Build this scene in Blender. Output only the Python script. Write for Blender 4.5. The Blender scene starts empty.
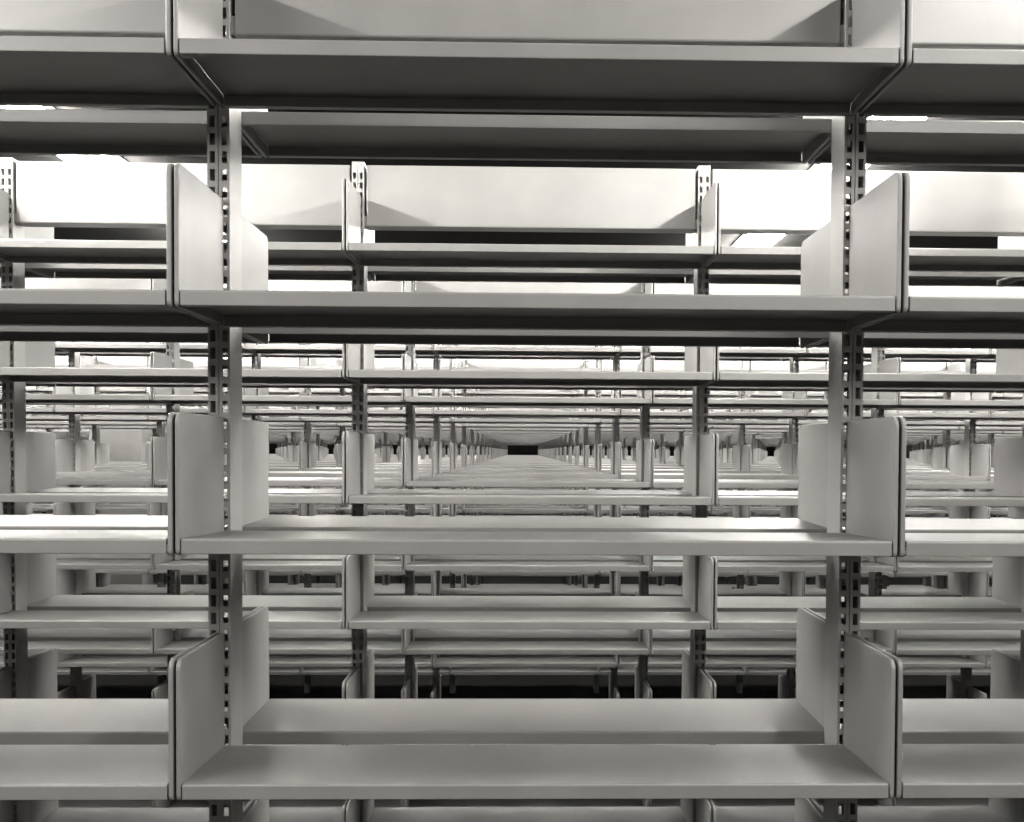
import bpy, math
import numpy as np
from mathutils import Matrix, Vector

scene = bpy.context.scene
COL = scene.collection

# ------------------------------------------------------------------ measures (metres)
BAY = 0.9144            # upright to upright
GAP = 1.3716            # row to row
ROWS = 24
PITCH = 0.3101          # shelf to shelf
TOP_Z = 2.0200          # underside of the topmost shelf
LEVELS = 7
DEPTH = 0.214           # shelf depth on each side
PH = 0.035              # half depth of an upright
PW = 0.0158             # half width of an upright
POST_TOP = 2.290
CEIL = 2.595
LIP = 0.0195
XW = 9.0                # half width of the room in bays
CAM = (-0.0221, -1.6720, 1.5306)

ALL_SINGLE = False

# ------------------------------------------------------------------ materials
def new_mat(name):
    m = bpy.data.materials.new(name)
    m.use_nodes = True
    nt = m.node_tree
    return m, nt, nt.nodes['Principled BSDF']

def noise_mat(name, c0, c1, rough, scale=9.0, metallic=0.0, spec=0.5, bump=0.0, stretch=(1, 1, 1), fine=0.0):
    m, nt, b = new_mat(name)
    tc = nt.nodes.new('ShaderNodeTexCoord')
    mp = nt.nodes.new('ShaderNodeMapping')
    mp.inputs['Scale'].default_value = stretch
    nz = nt.nodes.new('ShaderNodeTexNoise')
    nz.inputs['Scale'].default_value = scale
    nz.inputs['Detail'].default_value = 6.0
    nz.inputs['Roughness'].default_value = 0.6
    rp = nt.nodes.new('ShaderNodeValToRGB')
    rp.color_ramp.elements[0].position = 0.3
    rp.color_ramp.elements[1].position = 0.7
    rp.color_ramp.elements[0].color = (*c0, 1)
    rp.color_ramp.elements[1].color = (*c1, 1)
    L = nt.links.new
    L(tc.outputs['Object'], mp.inputs['Vector'])
    L(mp.outputs['Vector'], nz.inputs['Vector'])
    L(nz.outputs['Fac'], rp.inputs['Fac'])
    L(rp.outputs['Color'], b.inputs['Base Color'])
    b.inputs['Roughness'].default_value = rough
    b.inputs['Metallic'].default_value = metallic
    b.inputs['Specular IOR Level'].default_value = spec
    if bump > 0:
        n2 = nt.nodes.new('ShaderNodeTexNoise')
        n2.inputs['Scale'].default_value = fine
        n2.inputs['Detail'].default_value = 3.0
        bp = nt.nodes.new('ShaderNodeBump')
        bp.inputs['Strength'].default_value = bump
        bp.inputs['Distance'].default_value = 0.001
        L(tc.outputs['Object'], n2.inputs['Vector'])
        L(n2.outputs['Fac'], bp.inputs['Height'])
        L(bp.outputs['Normal'], b.inputs['Normal'])
    return m

PAINT = noise_mat('grey_enamel', (.098, .0962, .0925), (.118, .1159, .1115), .45, 7.0, spec=.3, bump=.12, fine=420.0)
POST = noise_mat('grey_enamel_upright', (.135, .1328, .1275), (.16, .1573, .1512), .5, 7.0, spec=.3)
PANEL = noise_mat('pale_enamel', (.106, .1042, .1002), (.126, .1238, .119), .42, 6.0, spec=.4, bump=.1, fine=300.0)
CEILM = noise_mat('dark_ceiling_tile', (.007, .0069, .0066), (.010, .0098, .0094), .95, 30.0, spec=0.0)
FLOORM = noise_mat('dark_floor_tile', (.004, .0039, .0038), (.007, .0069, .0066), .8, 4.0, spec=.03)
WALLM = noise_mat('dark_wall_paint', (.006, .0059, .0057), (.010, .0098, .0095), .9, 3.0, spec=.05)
WALLG = noise_mat('grey_wall_paint', (.10, .098, .094), (.13, .1275, .122), .8, 3.0, spec=.1)
METAL = noise_mat('fixture_metal', (.35, .345, .33), (.42, .414, .40), .4, 8.0)

def light_mat(name, strength):
    m, nt, b = new_mat(name)
    b.inputs['Base Color'].default_value = (.8, .8, .78, 1)
    b.inputs['Emission Color'].default_value = (1.0, .975, .94, 1)
    b.inputs['Emission Strength'].default_value = strength
    m.cycles.emission_sampling = 'FRONT'
    return m
PLASTIC = noise_mat('white_plastic', (.55, .54, .52), (.6, .59, .57), .5)
LIT_SIDE = light_mat('lit_side_lens', 1100.0)
LIT = light_mat('lit_bottom_lens', 60.0)
LIT_FS = light_mat('lit_side_lens_front', 450.0)
LIT_FB = light_mat('lit_bottom_lens_front', 55.0)

# ------------------------------------------------------------------ mesh helpers
class MB:
    def __init__(self):
        self.v, self.f = [], []
    def box(self, x0, x1, y0, y1, z0, z1):
        n = len(self.v)
        self.v += [(x0, y0, z0), (x1, y0, z0), (x1, y1, z0), (x0, y1, z0), (x0, y0, z1), (x1, y0, z1), (x1, y1, z1), (x0, y1, z1)]
        self.f += [tuple(n + i for i in q) for q in ((0, 3, 2, 1), (4, 5, 6, 7), (0, 1, 5, 4), (1, 2, 6, 5), (2, 3, 7, 6), (3, 0, 4, 7))]
    def prism(self, prof, x0, x1, ch=0.0):
        """profile in (y, z), extruded along x; ch = chamfer of the two outlines"""
        k = len(prof)
        rings = []
        if ch > 0:
            ins = inset(prof, ch)
            mid = inset(prof, ch * .3)
            rings = [(x0, ins), (x0 + ch * .3, mid), (x0 + ch, prof), (x1 - ch, prof), (x1 - ch * .3, mid), (x1, ins)]
        else:
            rings = [(x0, prof), (x1, prof)]
        base = len(self.v)
        for x, pr in rings:
            self.v += [(x, y, z) for y, z in pr]
        for r in range(len(rings) - 1):
            for i in range(k):
                j = (i + 1) % k
                a = base + r * k
                self.f.append((a + i, a + j, a + k + j, a + k + i))
        self.f.append(tuple(base + i for i in reversed(range(k))))
        self.f.append(tuple(base + (len(rings) - 1) * k + i for i in range(k)))
    def mesh(self, name, mat, smooth=False):
        me = bpy.data.meshes.new(name)
        me.from_pydata(self.v, [], self.f)
        me.materials.append(mat)
        import bmesh
        bm = bmesh.new(); bm.from_mesh(me)
        bmesh.ops.recalc_face_normals(bm, faces=bm.faces)
        bm.to_mesh(me); bm.free()
        me.update()
        return me

def inset(prof, d):
    out = []
    n = len(prof)
    area = sum(prof[i][0] * prof[(i + 1) % n][1] - prof[(i + 1) % n][0] * prof[i][1] for i in range(n))
    s = 1 if area > 0 else -1
    for i in range(n):
        p0, p1, p2 = Vector(prof[i - 1]), Vector(prof[i]), Vector(prof[(i + 1) % n])
        a = (p1 - p0).normalized(); b = (p2 - p1).normalized()
        na = Vector((-a.y, a.x)) * s; nb = Vector((-b.y, b.x)) * s
        m = (na + nb)
        m = m / max(m.length_squared, 1e-9) * 2
        out.append(tuple(p1 + m * d))
    return out

def arc(cy, cz, r, a0, a1, n):
    return [(cy + r * math.cos(math.radians(a0 + (a1 - a0) * i / n)), cz + r * math.sin(math.radians(a0 + (a1 - a0) * i / n))) for i in range(n + 1)]

# ------------------------------------------------------------------ shelf parts
# a shelf of the front side: lip towards -y, local z = 0 at the underside of the lip
YF, YB = -(PH + DEPTH), -(PH + 0.003)
T = 0.0024
def shelf_profile():
    r = .003
    def lean(p): return (p[0], p[1] - .0045 * (p[0] - YF) / (YB - YF))
    outer = [(YF, .0008)] + arc(YF + r, LIP - r, r, 180, 90, 4) + arc(YB - r, LIP - r, r, 90, 0, 3) + [(YB, 0)]
    inner = [(YB - .012, 0), (YB - .012, T), (YB - T, T), (YB - T, LIP - T), (YF + T, LIP - T), (YF + T, T), (YF + .014, T), (YF + .014, 0), (YF + .0008, 0)]
    return [lean(p) for p in outer + inner]
def flip(prof):
    return [(-y, z) for y, z in prof]

S_HALF = BAY / 2 - 0.0096
def bracket_profile():
    h = .178
    return ([(YB + .001, -.001)] + [(YB + .001, h)] + arc(YF + .014, h - .014, .014, 90, 180, 5) + arc(YF + .007, .005, .007, 180, 270, 3))

def shelf_mb(side, brackets=False):
    m = MB()
    pr = shelf_profile()
    if side > 0: pr = flip(pr)
    m.prism(pr, -S_HALF, S_HALF)
    if brackets:
        bracket_mb(side, -1, m); bracket_mb(side, 1, m)
    return m
def bracket_mb(side, end, m=None):
    m = m or MB()
    pr = bracket_profile()
    if side > 0: pr = flip(pr)
    a, b = BAY / 2 - .0078, BAY / 2 - .0018
    if end < 0: a, b = -b, -a
    m.prism(pr, a, b, .0018)
    # two hooks that drop into the slots of the upright
    for z in (.020, .150):
        y0, y1 = (YB, -PH + .006) if side < 0 else (PH - .006, -YB)
        m.box(a + .0015, b - .0015, y0, y1, z, z + .010)
    return m

def post_mb():
    m = MB()
    t = .002
    z0, z1 = 0.0, POST_TOP
    c, hw = .0086, .0038
    nslots = int((z1 - .012 - .0166 - .06) / .0254) + 1
    for s in (-1, 1):
        y0, y1 = (-PH, -PH + t) if s < 0 else (PH - t, PH)
        for (a, b) in ((-PW, -c - hw), (-c + hw, -.0006), (.0006, c - hw), (c + hw, PW)):
            m.box(a, b, y0, y1, z0, z1)
        yy = (-PH + t, -PH + t + .001) if s < 0 else (PH - t - .001, PH - t)
        m.box(-.0035, .0035, yy[0], yy[1], z0, z1)
        for cx in (-c, c):
            zz = z0
            for k in range(nslots):
                zs = .06 + k * .0254
                m.box(cx - hw, cx + hw, y0, y1, zz, zs)
                zz = zs + .0166
            m.box(cx - hw, cx + hw, y0, y1, zz, z1)
    m.box(-PW, -PW + t, -PH + t, PH - t, z0, z1)
    m.box(PW - t, PW, -PH + t, PH - t, z0, z1)
    return m

P_Z0, P_Z1 = 2.122, 2.283
def panel_mb():
    m = MB()
    a = BAY / 2 - PW - .007
    r = .004
    pr = [(-.029, P_Z0 + r)] + arc(-.029 + r, P_Z1 - r, r, 180, 90, 3) + arc(.029 - r, P_Z1 - r, r, 90, 0, 3) + arc(.029 - r, P_Z0 + r, r, 0, -90, 3) + arc(-.029 + r, P_Z0 + r, r, -90, -180, 3)[:-1]
    m.prism(pr, -a, a)
    for s in (-1, 1):      # end tabs that hook the panel to the uprights
        x0, x1 = (a, BAY / 2 - PW) if s > 0 else (-BAY / 2 + PW, -a)
        m.box(x0, x1, -.027, .027, P_Z0 + .002, P_Z0 + .028)
    return m

M_SHELF = {s: shelf_mb(s).mesh('shelf', PAINT) for s in (-1, 1)}
M_BRACK = {(s, e): bracket_mb(s, e).mesh('end_bracket', PAINT) for s in (-1, 1) for e in (-1, 1)}
FULL = {s: shelf_mb(s, True) for s in (-1, 1)}
M_FULL = {s: FULL[s].mesh('shelf_with_brackets', PAINT) for s in (-1, 1)}
M_POST = post_mb().mesh('upright', POST)
M_PANEL = panel_mb().mesh('top_panel', PANEL)

def link(name, me, parent=None, loc=(0, 0, 0)):
    o = bpy.data.objects.new(name, me)
    COL.objects.link(o)
    o.location = loc
    if parent: o.parent = parent
    return o
def tag(o, label, cat, group=None):
    o['label'] = label; o['category'] = cat
    if group: o['group'] = group
def struct(name, mb, mat):
    o = link(name, mb.mesh(name, mat)); o['kind'] = 'structure'
    return o

# ------------------------------------------------------------------ the shelving rows
ORD = ('first second third fourth fifth sixth seventh eighth ninth tenth eleventh twelfth thirteenth fourteenth fifteenth sixteenth '
       'seventeenth eighteenth nineteenth twentieth twenty-first twenty-second twenty-third twenty-fourth').split()
MAXB = 9
# shelves of the longer rows that show between the nearer ones, as (level from the top, side, bay, bay, ...);
# these stay separate objects, the hidden rest of a long row is one mass
SEEN = {
    4: ((0, -1, -3, -2, -1, 0, 1, 2, 3), (0, 1, -3, -2, -1, 0, 1, 2, 3), (1, -1, -3, -2, -1, 0, 1, 2, 3), (1, 1, -3, -2, -1, 0, 1, 2, 3), (2, -1, -3, -2, -1, 0, 1, 2, 3), (2, 1, -2, -1, 0, 1, 2, 3), (3, -1, -3, -2, -1, 0, 1, 2, 3), (3, 1, -2, -1, 0, 1, 2), (4, -1, -2, -1, 0, 1, 2, 3), (4, 1, -2, -1, 0, 1, 2, 3), (5, -1, -3, -2, -1, 0, 1, 2, 3), (5, 1, -3, -2, -1, 0, 1, 2, 3), (6, -1, -3, -2, -1, 0, 1, 2, 3), (6, 1, -3, -2, -1, 0, 1, 2, 3)),
    5: ((0, -1, -3, -2, -1, 0, 1, 2, 3), (0, 1, -2, -1, 0, 1, 2), (1, -1, -4, -3, -2, -1, 0, 1, 2, 3), (1, 1, -4, -3, -2, -1, 0, 1, 2, 3), (2, -1, -3, -2, -1, 0, 1, 2, 3), (2, 1, -3, -2, -1, 0, 1, 2, 3), (3, -1, -3, -2, -1, 0, 1, 2), (3, 1, -3, -2, -1, 0, 1, 2, 3), (4, -1, -3, -2, -1, 0, 1, 2, 3), (4, 1, 1, 3), (5, -1, -1, 1), (5, 1, -2, -1, 0, 1, 2), (6, -1, -3, -2, -1, 0, 1, 2, 3), (6, 1, -1, 1, 3)),
    6: ((0, -1, -4, -3, -2, -1, 0, 1, 2, 3, 4), (0, 1, -1, 0, 1, 4), (1, -1, -4, -3, -2, -1, 0, 1, 2, 3, 4), (1, 1, -4, -3, -2, -1, 0, 1, 2, 3, 4), (2, -1, -3, -2, -1, 0, 1, 2, 3, 4), (2, 1, -3, -2, -1, 0, 1, 2, 3, 4), (3, -1, -4, -3, -2, -1, 0, 1, 2, 3, 4), (3, 1, -4, -3, -2, -1, 0, 1, 2, 3, 4), (4, -1, 3), (4, 1, -2, 3), (5, -1, -3, -2, -1, 0, 1, 2, 3), (5, 1, -3, -2, -1, 0, 1, 2, 3, 4), (6, -1, -1), (6, 1, 2)),
    7: ((0, -1, -5, -4, -3, -2, -1, 0, 1, 2, 3, 4, 5), (0, 1, -5, -4, -3, -2, -1, 0, 1, 2, 3, 4, 5), (1, -1, -5, -4, -3, -2, -1, 0, 1, 2, 3, 4, 5), (1, 1, -4, -3, -2, -1, 0, 1, 2, 3, 4, 5), (2, -1, -4, -3, -2, -1, 0, 1, 2, 3, 4), (2, 1, -4, -2, -1, 0, 1, 2, 3, 4), (3, -1, -4, -3, -1, 0, 1, 2, 4), (3, 1, -4, -3, -2, 0, 1, 2, 4), (4, 1, -2, -1, 1, 2, 3), (5, -1, -4, -3, -2, -1, 0, 1, 2, 3, 4), (6, 1, 1, 2, 3)),
    8: ((0, -1, -6, -3, -2, -1, 0, 1, 2, 3, 4), (0, 1, -3, -2, -1, 0, 1, 4), (1, -1, -6, -3, -2, -1, 0, 1, 2, 3, 4, 5), (1, 1, -2, -1, 0, 1, 2, 3, 4, 5), (2, -1, -3, -2, -1, 0, 1, 2, 3, 4), (2, 1, -3, -2, -1, 0, 1, 2, 3, 4), (3, -1, -3, -2, -1, 0, 1, 2, 3, 4, 5), (3, 1, -2, -1, 0, 1, 2, 4), (4, -1, -3, -2, -1, 0, 1, 2, 3, 4), (4, 1, -3, -2, -1, 0, 1, 4), (6, -1, -3, -2, -1, 0, 1, 2, 3), (6, 1, -3, -2, -1, 0, 1, 2, 3, 4)),
    9: ((0, -1, -2, -1, 0, 1, 2, 3), (0, 1, -6, -4, -3, -2, -1, 0, 1, 2, 3, 4, 5, 6), (1, -1, -6, -5, -4, -3, -2, -1, 0, 1, 2, 3, 5, 6), (1, 1, -5, -3, -2, -1, 0, 1, 2, 3, 5, 6), (2, -1, -3, -2, -1, 0, 1, 2, 3, 5), (2, 1, -3, -2, -1, 0, 1, 2, 3, 5), (3, -1, -5, -3, -2, -1, 0, 1, 2, 3, 5), (3, 1, -5, -4, -3, -2, -1, 0, 1, 2, 3, 5), (4, -1, -2, -1, 0, 1, 2, 3), (4, 1, -6, -3, -2, -1, 0, 1, 2, 3, 5), (6, -1, -4, -3, -2, -1, 0, 1, 2, 3, 4, 5)),
    10: ((0, -1, -6, -5, -4, -3, -2, -1, 0, 1, 2, 3, 4, 5, 6, 7), (0, 1, -6, -4, -1, 0, 1, 3, 5, 6), (1, -1, -7, -6, -5, -3, -2, -1, 0, 1, 2, 3, 4, 5, 6), (1, 1, -6, -5, -1, 0, 1, 4, 6), (2, -1, -3, -2, -1, 0, 1, 2, 3, 4, 5), (2, 1, -3, -2, -1, 0, 1, 2, 3, 4, 5), (3, -1, -6, -5, -3, -2, -1, 0, 1, 2, 3, 4, 5, 6), (3, 1, 1, 5), (4, -1, -6, -4, -3, -2, -1, 0, 1, 2, 3, 4, 5, 6, 7), (4, 1, -6, 0, 1, 3, 5, 6)),
    11: ((0, -1, -4, -3, -2, -1, 0, 1, 2, 3, 4), (0, 1, -3, -1, 0, 1, 2, 3), (1, -1, -7, -6, -5, -4, -3, -2, -1, 0, 1, 2, 3, 4, 6, 7), (1, 1, -6, -3, -2, -1, 1, 2, 3, 6), (2, -1, -4, -3, -2, -1, 0, 1, 2, 3, 4, 5, 6), (2, 1, -4, -2, -1, 0, 1, 2, 3, 4), (3, -1, -6, -4, -3, -2, -1, 0, 1, 2, 3, 6), (3, 1, -6, -4, -1, 0, 1, 4, 6), (4, -1, -4, -3, -2, -1, 0, 1, 2, 3, 4, 6), (4, 1, -7, -4, -3, -2, -1, 0, 1, 2, 3, 4, 6, 7), (5, 1, -4, 1)),
    12: ((0, -1, -8, -7, -5, -4, -3, -2, -1, 0, 1, 2, 3, 4, 5, 6, 7, 8), (0, 1, -8, -7, -5, -4, -3, -2, -1, 0, 1, 2, 3, 4, 5, 7), (1, -1, -7, -6, -5, -4, -3, -2, -1, 0, 1, 2, 3, 4, 5, 6, 7), (1, 1, -7, -4, -2, -1, 0, 1, 3, 6), (2, -1, -4, -3, -2, -1, 0, 1, 2, 3, 4, 6), (2, 1, -4, -2, -1, 0, 1, 2, 4, 6), (3, -1, -4, -3, -2, -1, 0, 2, 3), (3, 1, -1, 0, 3, 6), (5, -1, -7, -2, -1, 0, 1, 2, 6), (5, 1, -2, 2, 6)),
    13: ((1, -1, -8, -7, -5, -4, -3, -2, -1, 0, 1, 2, 3, 4, 5, 6, 7, 8), (1, 1, -4, -2, -1, 1, 2, 3, 4, 6, 7), (2, -1, -4, -3, -2, -1, 0, 1, 2, 3, 4, 6, 7), (2, 1, -3, -2, -1, 0, 1, 3, 4, 5, 7), (3, -1, -5, -4, -3, -2, -1, 0, 1, 2, 3, 4, 6, 7), (4, -1, -3, -2, -1, 0, 1, 2, 3), (4, 1, -3, -2, 0, 1, 3, 4), (5, -1, -8, -3, -2, -1, 0, 1, 2, 3, 8), (5, 1, -8, -3, -2, -1, 0, 1, 3, 4, 8)),
    14: ((0, -1, 1, 2), (1, -1, -9, -8, -6, -5, -4, -3, -2, -1, 0, 1, 2, 3, 4, 5, 7, 8, 9), (1, 1, -2, 0, 2, 5, 9), (2, -1, -5, -4, -3, -2, -1, 0, 1, 2, 3, 4, 5, 6, 7), (2, 1, -4, -2, -1, 0, 1, 2, 5, 7), (4, -1, -5, -4, -3, -2, -1, 0, 1, 2, 3, 4, 5, 7), (4, 1, -5, -4, -2, -1, 0, 1, 2, 5, 7), (5, -1, -9, -6, -5, -4, -3, -2, -1, 0, 1, 2, 3, 4, 5, 6, 7, 9)),
    15: ((0, -1, -5, -4, -3, -2, -1, 0, 1, 2, 3, 4, 5, 8, 9), (1, -1, -9, -6, -5, -4, -3, -2, -1, 0, 1, 2, 3, 4, 5, 6, 8, 9), (1, 1, -6, -4, -1, 0, 1, 3, 5, 9), (2, -1, -5, -4, -3, -2, -1, 0, 1, 2, 4, 6, 8), (2, 1, -3, -1, 0, 1, 3, 5), (4, -1, -3, -2, -1, 0, 1, 4, 6), (4, 1, -4, -1, 0, 5), (6, 1, -4, -3, 0)),
    16: ((1, -1, -9, -6, -5, -4, -3, -2, -1, 0, 1, 2, 3, 4, 5, 6, 8, 9), (1, 1, -5, -3, -1, 1, 3, 5, 7, 9), (2, -1, -4, -2, -1, 0, 1, 2, 4, 8), (2, 1, -5, -3, -1, 1, 3, 5, 8), (4, -1, -4, -1, 0, 1, 2, 4, 5), (4, 1, -8, -5, -3, -2, 0, 1, 2, 4, 5, 8, 9), (6, -1, -3, -1, 0, 1, 2, 3, 4), (6, 1, 0, 2, 3, 5, 8)),
    17: ((1, -1, -7, -6, -5, -4, -3, -2, -1, 0, 1, 2, 3, 4, 5, 6, 9), (1, 1, -5, -3, -1, 1, 3, 5, 9), (2, -1, -5, -4, -3, -2, -1, 0, 1, 2, 3, 5, 6), (2, 1, -4, -2, -1, 0, 2, 3, 9), (4, -1, -5, -4, -2, -1, 0, 1, 2, 3, 5, 6), (6, -1, -6, -5, -1, 0, 1, 2, 5, 6), (6, 1, -5, -4, -1, 0, 2, 3, 4)),
    18: ((1, -1, -7, -6, -5, -4, -3, -2, -1, 0, 1, 2, 3, 4, 5, 6, 7, 9), (1, 1, -5, -3, -1, 1, 4, 6), (2, -1, -6, -5, -4, -3, -2, -1, 0, 1, 2, 3, 4, 6), (2, 1, -3, -2, -1, 0, 1, 2, 4, 6, 9), (6, -1, -7, -6, -5, -4, -3, -2, -1, 0, 1, 2, 3, 4, 5, 6, 8)),
    19: ((1, -1, -6, -5, -4, -3, -2, -1, 0, 1, 2, 3, 4, 5, 6, 7), (1, 1, -5, 0, 2, 4, 6), (2, -1, -5, -2, -1, 0, 1, 2, 3), (2, 1, -2, 0, 3, 6)),
    20: ((1, -1, -8, -7, -6, -5, -4, -3, -2, -1, 0, 1, 2, 3, 4, 5, 6, 7), (1, 1, 0), (2, -1, -7, -6, -4, -2, -1, 0, 1, 2, 4, 6, 7), (2, 1, -3, -1, 0, 2, 4, 7), (5, -1, -7, -6, -3, -2, -1, 0, 1, 2, 3, 6, 7), (5, 1, -3, 3)),
    21: ((1, -1, -8, -7, -6, -5, -4, -3, -2, -1, 0, 1, 2, 4, 7, 8), (1, 1, -7, -4, 1), (2, -1, -5, -4, -3, -2, -1, 0, 2), (2, 1, -5, -3, -2, 0, 3), (5, -1, -5, -4, -3, -2, -1, 0, 1, 2, 5), (5, 1, -5, 2)),
    22: ((1, -1, -7, -6, -3, -2, -1, 0, 1, 2, 3, 6, 7, 8), (1, 1, -9, 2, 5, 7), (2, -1, -7, -2, 0, 1, 2), (2, 1, -7, -4, -2, -1, 0, 1, 2, 7), (5, -1, -6, 0, 1, 2), (5, 1, -6, -3, 1, 2, 4, 7)),
    23: ((1, -1, -9, -8, -7, -5, -4, -2, -1, 1, 2, 3, 4, 5, 6, 7, 8), (1, 1, -2, 3), (2, -1, -8, -7, -5, -4, -1, 0, 1, 2, 3, 4, 5, 7, 8), (2, 1, -2, 0, 3), (5, -1, -8, -7, -5, -4, -3, -2, 0, 2, 4, 5, 6, 7, 8), (5, 1, -6, -3, -1, 0, 1, 4, 8)),
    24: ((1, -1, -6, -3, -2, -1, 0, 2, 3, 5, 6, 8, 9), (1, 1, -1, 8), (2, -1, -6, -3, -2, -1, 0), (2, 1, -2, -1, 0, 3), (5, -1, -7, 0, 3, 7)),
}
def bays_of(n):
    d = (n - 1) * GAP + .3 - CAM[1]
    lo = -int(math.ceil(d * .4615 / BAY + .5)) ; hi = int(math.ceil(d * .444 / BAY + .5))
    return max(-MAXB, lo), min(MAXB, hi)

COLUMN_ROW, COLUMN_BAYS = 8, (-5, -4)      # a concrete column stands where these bays would be

def detail(n): return n <= 6          # nearer rows carry their brackets as sub-parts

def label_of(n):
    if n == 1: return 'nearest grey steel library shelving row, crossing the whole frame in front'
    if n == 2: return 'second grey steel shelving row from the front, just behind the nearest row'
    if n == ROWS: return 'farthest tiny shelving row, the last one before the dark end wall'
    return '%s grey steel shelving row counted from the front, behind the %s row' % (ORD[n - 1], ORD[n - 2])

for n in range(1, ROWS + 1):
    y = (n - 1) * GAP
    root = bpy.data.objects.new('shelving_unit', None)
    COL.objects.link(root); root.location = (0, y, 0)
    tag(root, label_of(n), 'shelving', 'empty library shelving rows')
    lo, hi = bays_of(n)
    skip = COLUMN_BAYS if n == COLUMN_ROW else ()
    for b in range(lo, hi + 2):
        if b in skip and b - 1 in skip: continue
        link('upright', M_POST, root, ((b - .5) * BAY, 0, 0))
    for b in range(lo, hi + 1):
        if b in skip: continue
        link('top_panel', M_PANEL, root, (b * BAY, 0, 0))
    allk = [(b, l, s) for b in range(lo, hi + 1) if b not in skip for l in range(LEVELS) for s in (-1, 1)]
    if len(allk) <= 100 or ALL_SINGLE:
        single = set(allk)
    else:
        single = {(b, t[0], t[1]) for t in SEEN.get(n, ()) for b in t[2:]} if n in SEEN else {k for k in allk if abs(k[0]) <= 3}
    rest = [k for k in allk if k not in single]
    for (b, l, s) in allk:
        if (b, l, s) not in single: continue
        loc = (b * BAY, 0, TOP_Z - PITCH * l)
        if detail(n):
            sh = link('shelf', M_SHELF[s], root, loc)
            for e in (-1, 1): link('end_bracket', M_BRACK[(s, e)], sh)
        else:
            sh = link('shelf', M_FULL[s], root, loc)
        if ALL_SINGLE: sh['key'] = '%d,%d,%d,%d' % (n, b, l, s)
    if rest:
        vs, fs, k = [], [], 0
        for (b, l, s) in rest:
            v = np.array(FULL[s].v) + np.array((b * BAY, 0, TOP_Z - PITCH * l))
            vs += v.tolist(); fs += [tuple(i + k for i in f) for f in FULL[s].f]; k += len(v)
        mm = MB(); mm.v, mm.f = vs, fs
        o = link('shelf', mm.mesh('shelf_mass', PAINT), root)
        o['kind'] = 'stuff'

# ------------------------------------------------------------------ ceiling light strips (run across the rows)
Y0L, Y1L = -0.50, (ROWS - 1) * GAP - .5
STRIP_X0, STRIP_P, STRIP_W, DROP = 1.149, 2.743, 0.154, 0.03

def ceiling_light(loc, length, rot, label, group=None, side=None, bottom=None):
    """a surface mounted strip along local y from 0 to length: pan, end caps, two side lenses and a bottom lens"""
    side = side or LIT_SIDE; bottom = bottom or LIT
    root = bpy.data.objects.new('ceiling_light', None); COL.objects.link(root)
    root.location = loc; root.rotation_euler = (0, 0, rot)
    tag(root, label, 'ceiling light', group)
    w = STRIP_W / 2
    h = MB()
    h.box(-w - .004, w + .004, 0, length, -.006, .018)
    link('pan', h.mesh('pan', METAL), root)
    for ya in (0, length - .006):
        h = MB(); h.box(-w - .003, w + .003, ya, ya + .006, -DROP - .004, -.006)
        link('end_cap', h.mesh('end_cap', METAL), root)
    ns = max(2, int(length / .69))
    cut = [.007 + (length - .014) * i / ns for i in range(ns + 1)]
    def lens(name, mat, sect, lit_axis, lit_sign):
        # a run of 4 mm thick plates; only the outer face of each is lit, the rest is plain plastic
        x0, x1, z0, z1 = sect
        d = MB()
        for i in range(ns): d.box(x0, x1, cut[i], cut[i + 1], z0, z1)
        me = d.mesh(name, PLASTIC)
        me.materials.append(mat)
        for p in me.polygons:
            if p.normal[lit_axis] * lit_sign > .9: p.material_index = 1
        link(name, me, root)
    lens('side_lens', side, (-w, -w + .004, -DROP, -.007), 0, -1)
    lens('side_lens', side, (w - .004, w, -DROP, -.007), 0, 1)
    lens('bottom_lens', bottom, (-w + .005, w - .005, -DROP, -DROP + .003), 2, -1)
    return root

NAMES = {-3: 'third bright ceiling light strip left of the centre bay',
         -2: 'second bright ceiling light strip left of the centre bay',
         -1: 'bright ceiling light strip above the bays just left of the centre bay',
         0: 'bright ceiling light strip above the bays just right of the centre bay',
         1: 'second bright ceiling light strip right of the centre bay', 2: 'third bright ceiling light strip right of the centre bay'}
for k in range(-3, 3):
    ceiling_light((STRIP_X0 + STRIP_P * k, Y0L, CEIL), Y1L - Y0L, 0, NAMES[k], 'ceiling light strips crossing the rows')
for k in (-2, -1, 0, 1):
    side = ('left', 'right')[k >= 0]
    ceiling_light((STRIP_X0 + STRIP_P * k, -3.1, CEIL), 2.2, 0, '%s ceiling light of the open front aisle, on the %s' % (('inner', 'outer')[k in (-2, 1)], side),
                  'ceiling lights of the open front aisle', LIT_FS, LIT_FB)

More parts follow.
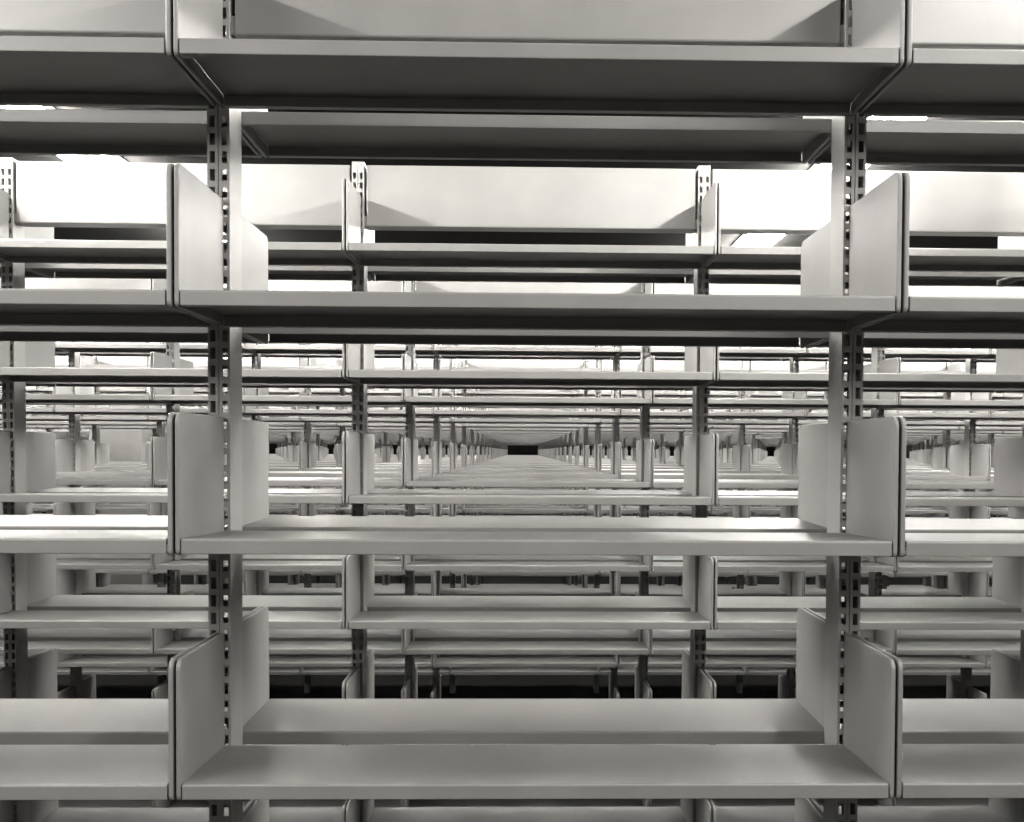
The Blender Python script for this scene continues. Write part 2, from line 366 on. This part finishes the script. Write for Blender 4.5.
# ------------------------------------------------------------------ the room
XL, XR, YN, YE = -(MAXB + .5) * BAY - .8, (MAXB + .5) * BAY + .8, -3.2, (ROWS - 1) * GAP + 2.2
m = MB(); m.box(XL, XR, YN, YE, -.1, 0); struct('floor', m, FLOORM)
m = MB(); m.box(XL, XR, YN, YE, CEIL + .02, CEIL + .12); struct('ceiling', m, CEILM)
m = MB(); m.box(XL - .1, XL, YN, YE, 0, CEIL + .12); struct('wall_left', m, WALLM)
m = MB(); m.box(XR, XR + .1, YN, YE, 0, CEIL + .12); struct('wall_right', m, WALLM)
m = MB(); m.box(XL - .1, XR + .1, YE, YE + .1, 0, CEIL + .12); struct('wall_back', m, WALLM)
m = MB(); m.box(XL - .1, XR + .1, YN - .1, YN, 0, CEIL + .12); struct('wall_front', m, WALLG)

m = MB()
q = [(-.27, -.24), (-.24, -.27), (.24, -.27), (.27, -.24), (.27, .24), (.24, .27), (-.24, .27), (-.27, .24)]
yc = (COLUMN_ROW - 1) * GAP
m.v = [(-3.93 + px, yc + py, z) for z in (0, CEIL + .02) for px, py in q]
m.f = [tuple(range(8)), tuple(range(8, 16))] + [(i, (i + 1) % 8, 8 + (i + 1) % 8, 8 + i) for i in range(8)]
struct('column', m, WALLG)

# ------------------------------------------------------------------ world, camera
w = bpy.data.worlds.new('world'); scene.world = w; w.use_nodes = True
w.node_tree.nodes['Background'].inputs['Color'].default_value = (0, 0, 0, 1)

cam = bpy.data.cameras.new('camera'); co = bpy.data.objects.new('camera', cam); COL.objects.link(co)
F, CX, CY = 1131.69, 549.135, 483.348
rx, ry, rz = map(math.radians, (-1.61115551, -0.30580161, -1.37645802))
R = Matrix.Rotation(rz, 3, 'Z') @ Matrix.Rotation(rx, 3, 'X') @ Matrix.Rotation(ry, 3, 'Y') @ Matrix.Rotation(math.radians(90), 3, 'X')
co.matrix_world = Matrix.Translation(CAM) @ R.to_4x4()
cam.sensor_fit = 'HORIZONTAL'; cam.sensor_width = 36.0
cam.lens = F * 36.0 / 1024
cam.shift_x = (512 - CX) / 1024; cam.shift_y = (CY - 411) / 1024
cam.clip_start = .05; cam.clip_end = 100
scene.camera = co
scene.cycles.use_denoising = True
scene.cycles.denoising_prefilter = 'ACCURATE'
scene.cycles.sample_clamp_indirect = 4.0
scene.cycles.use_adaptive_sampling = False

vs_ = scene.view_settings
scene.display_settings.display_device = 'sRGB'
vs_.view_transform = 'Standard'; vs_.look = 'None'; vs_.gamma = 1; vs_.use_curve_mapping = False
vs_.exposure = 0.12
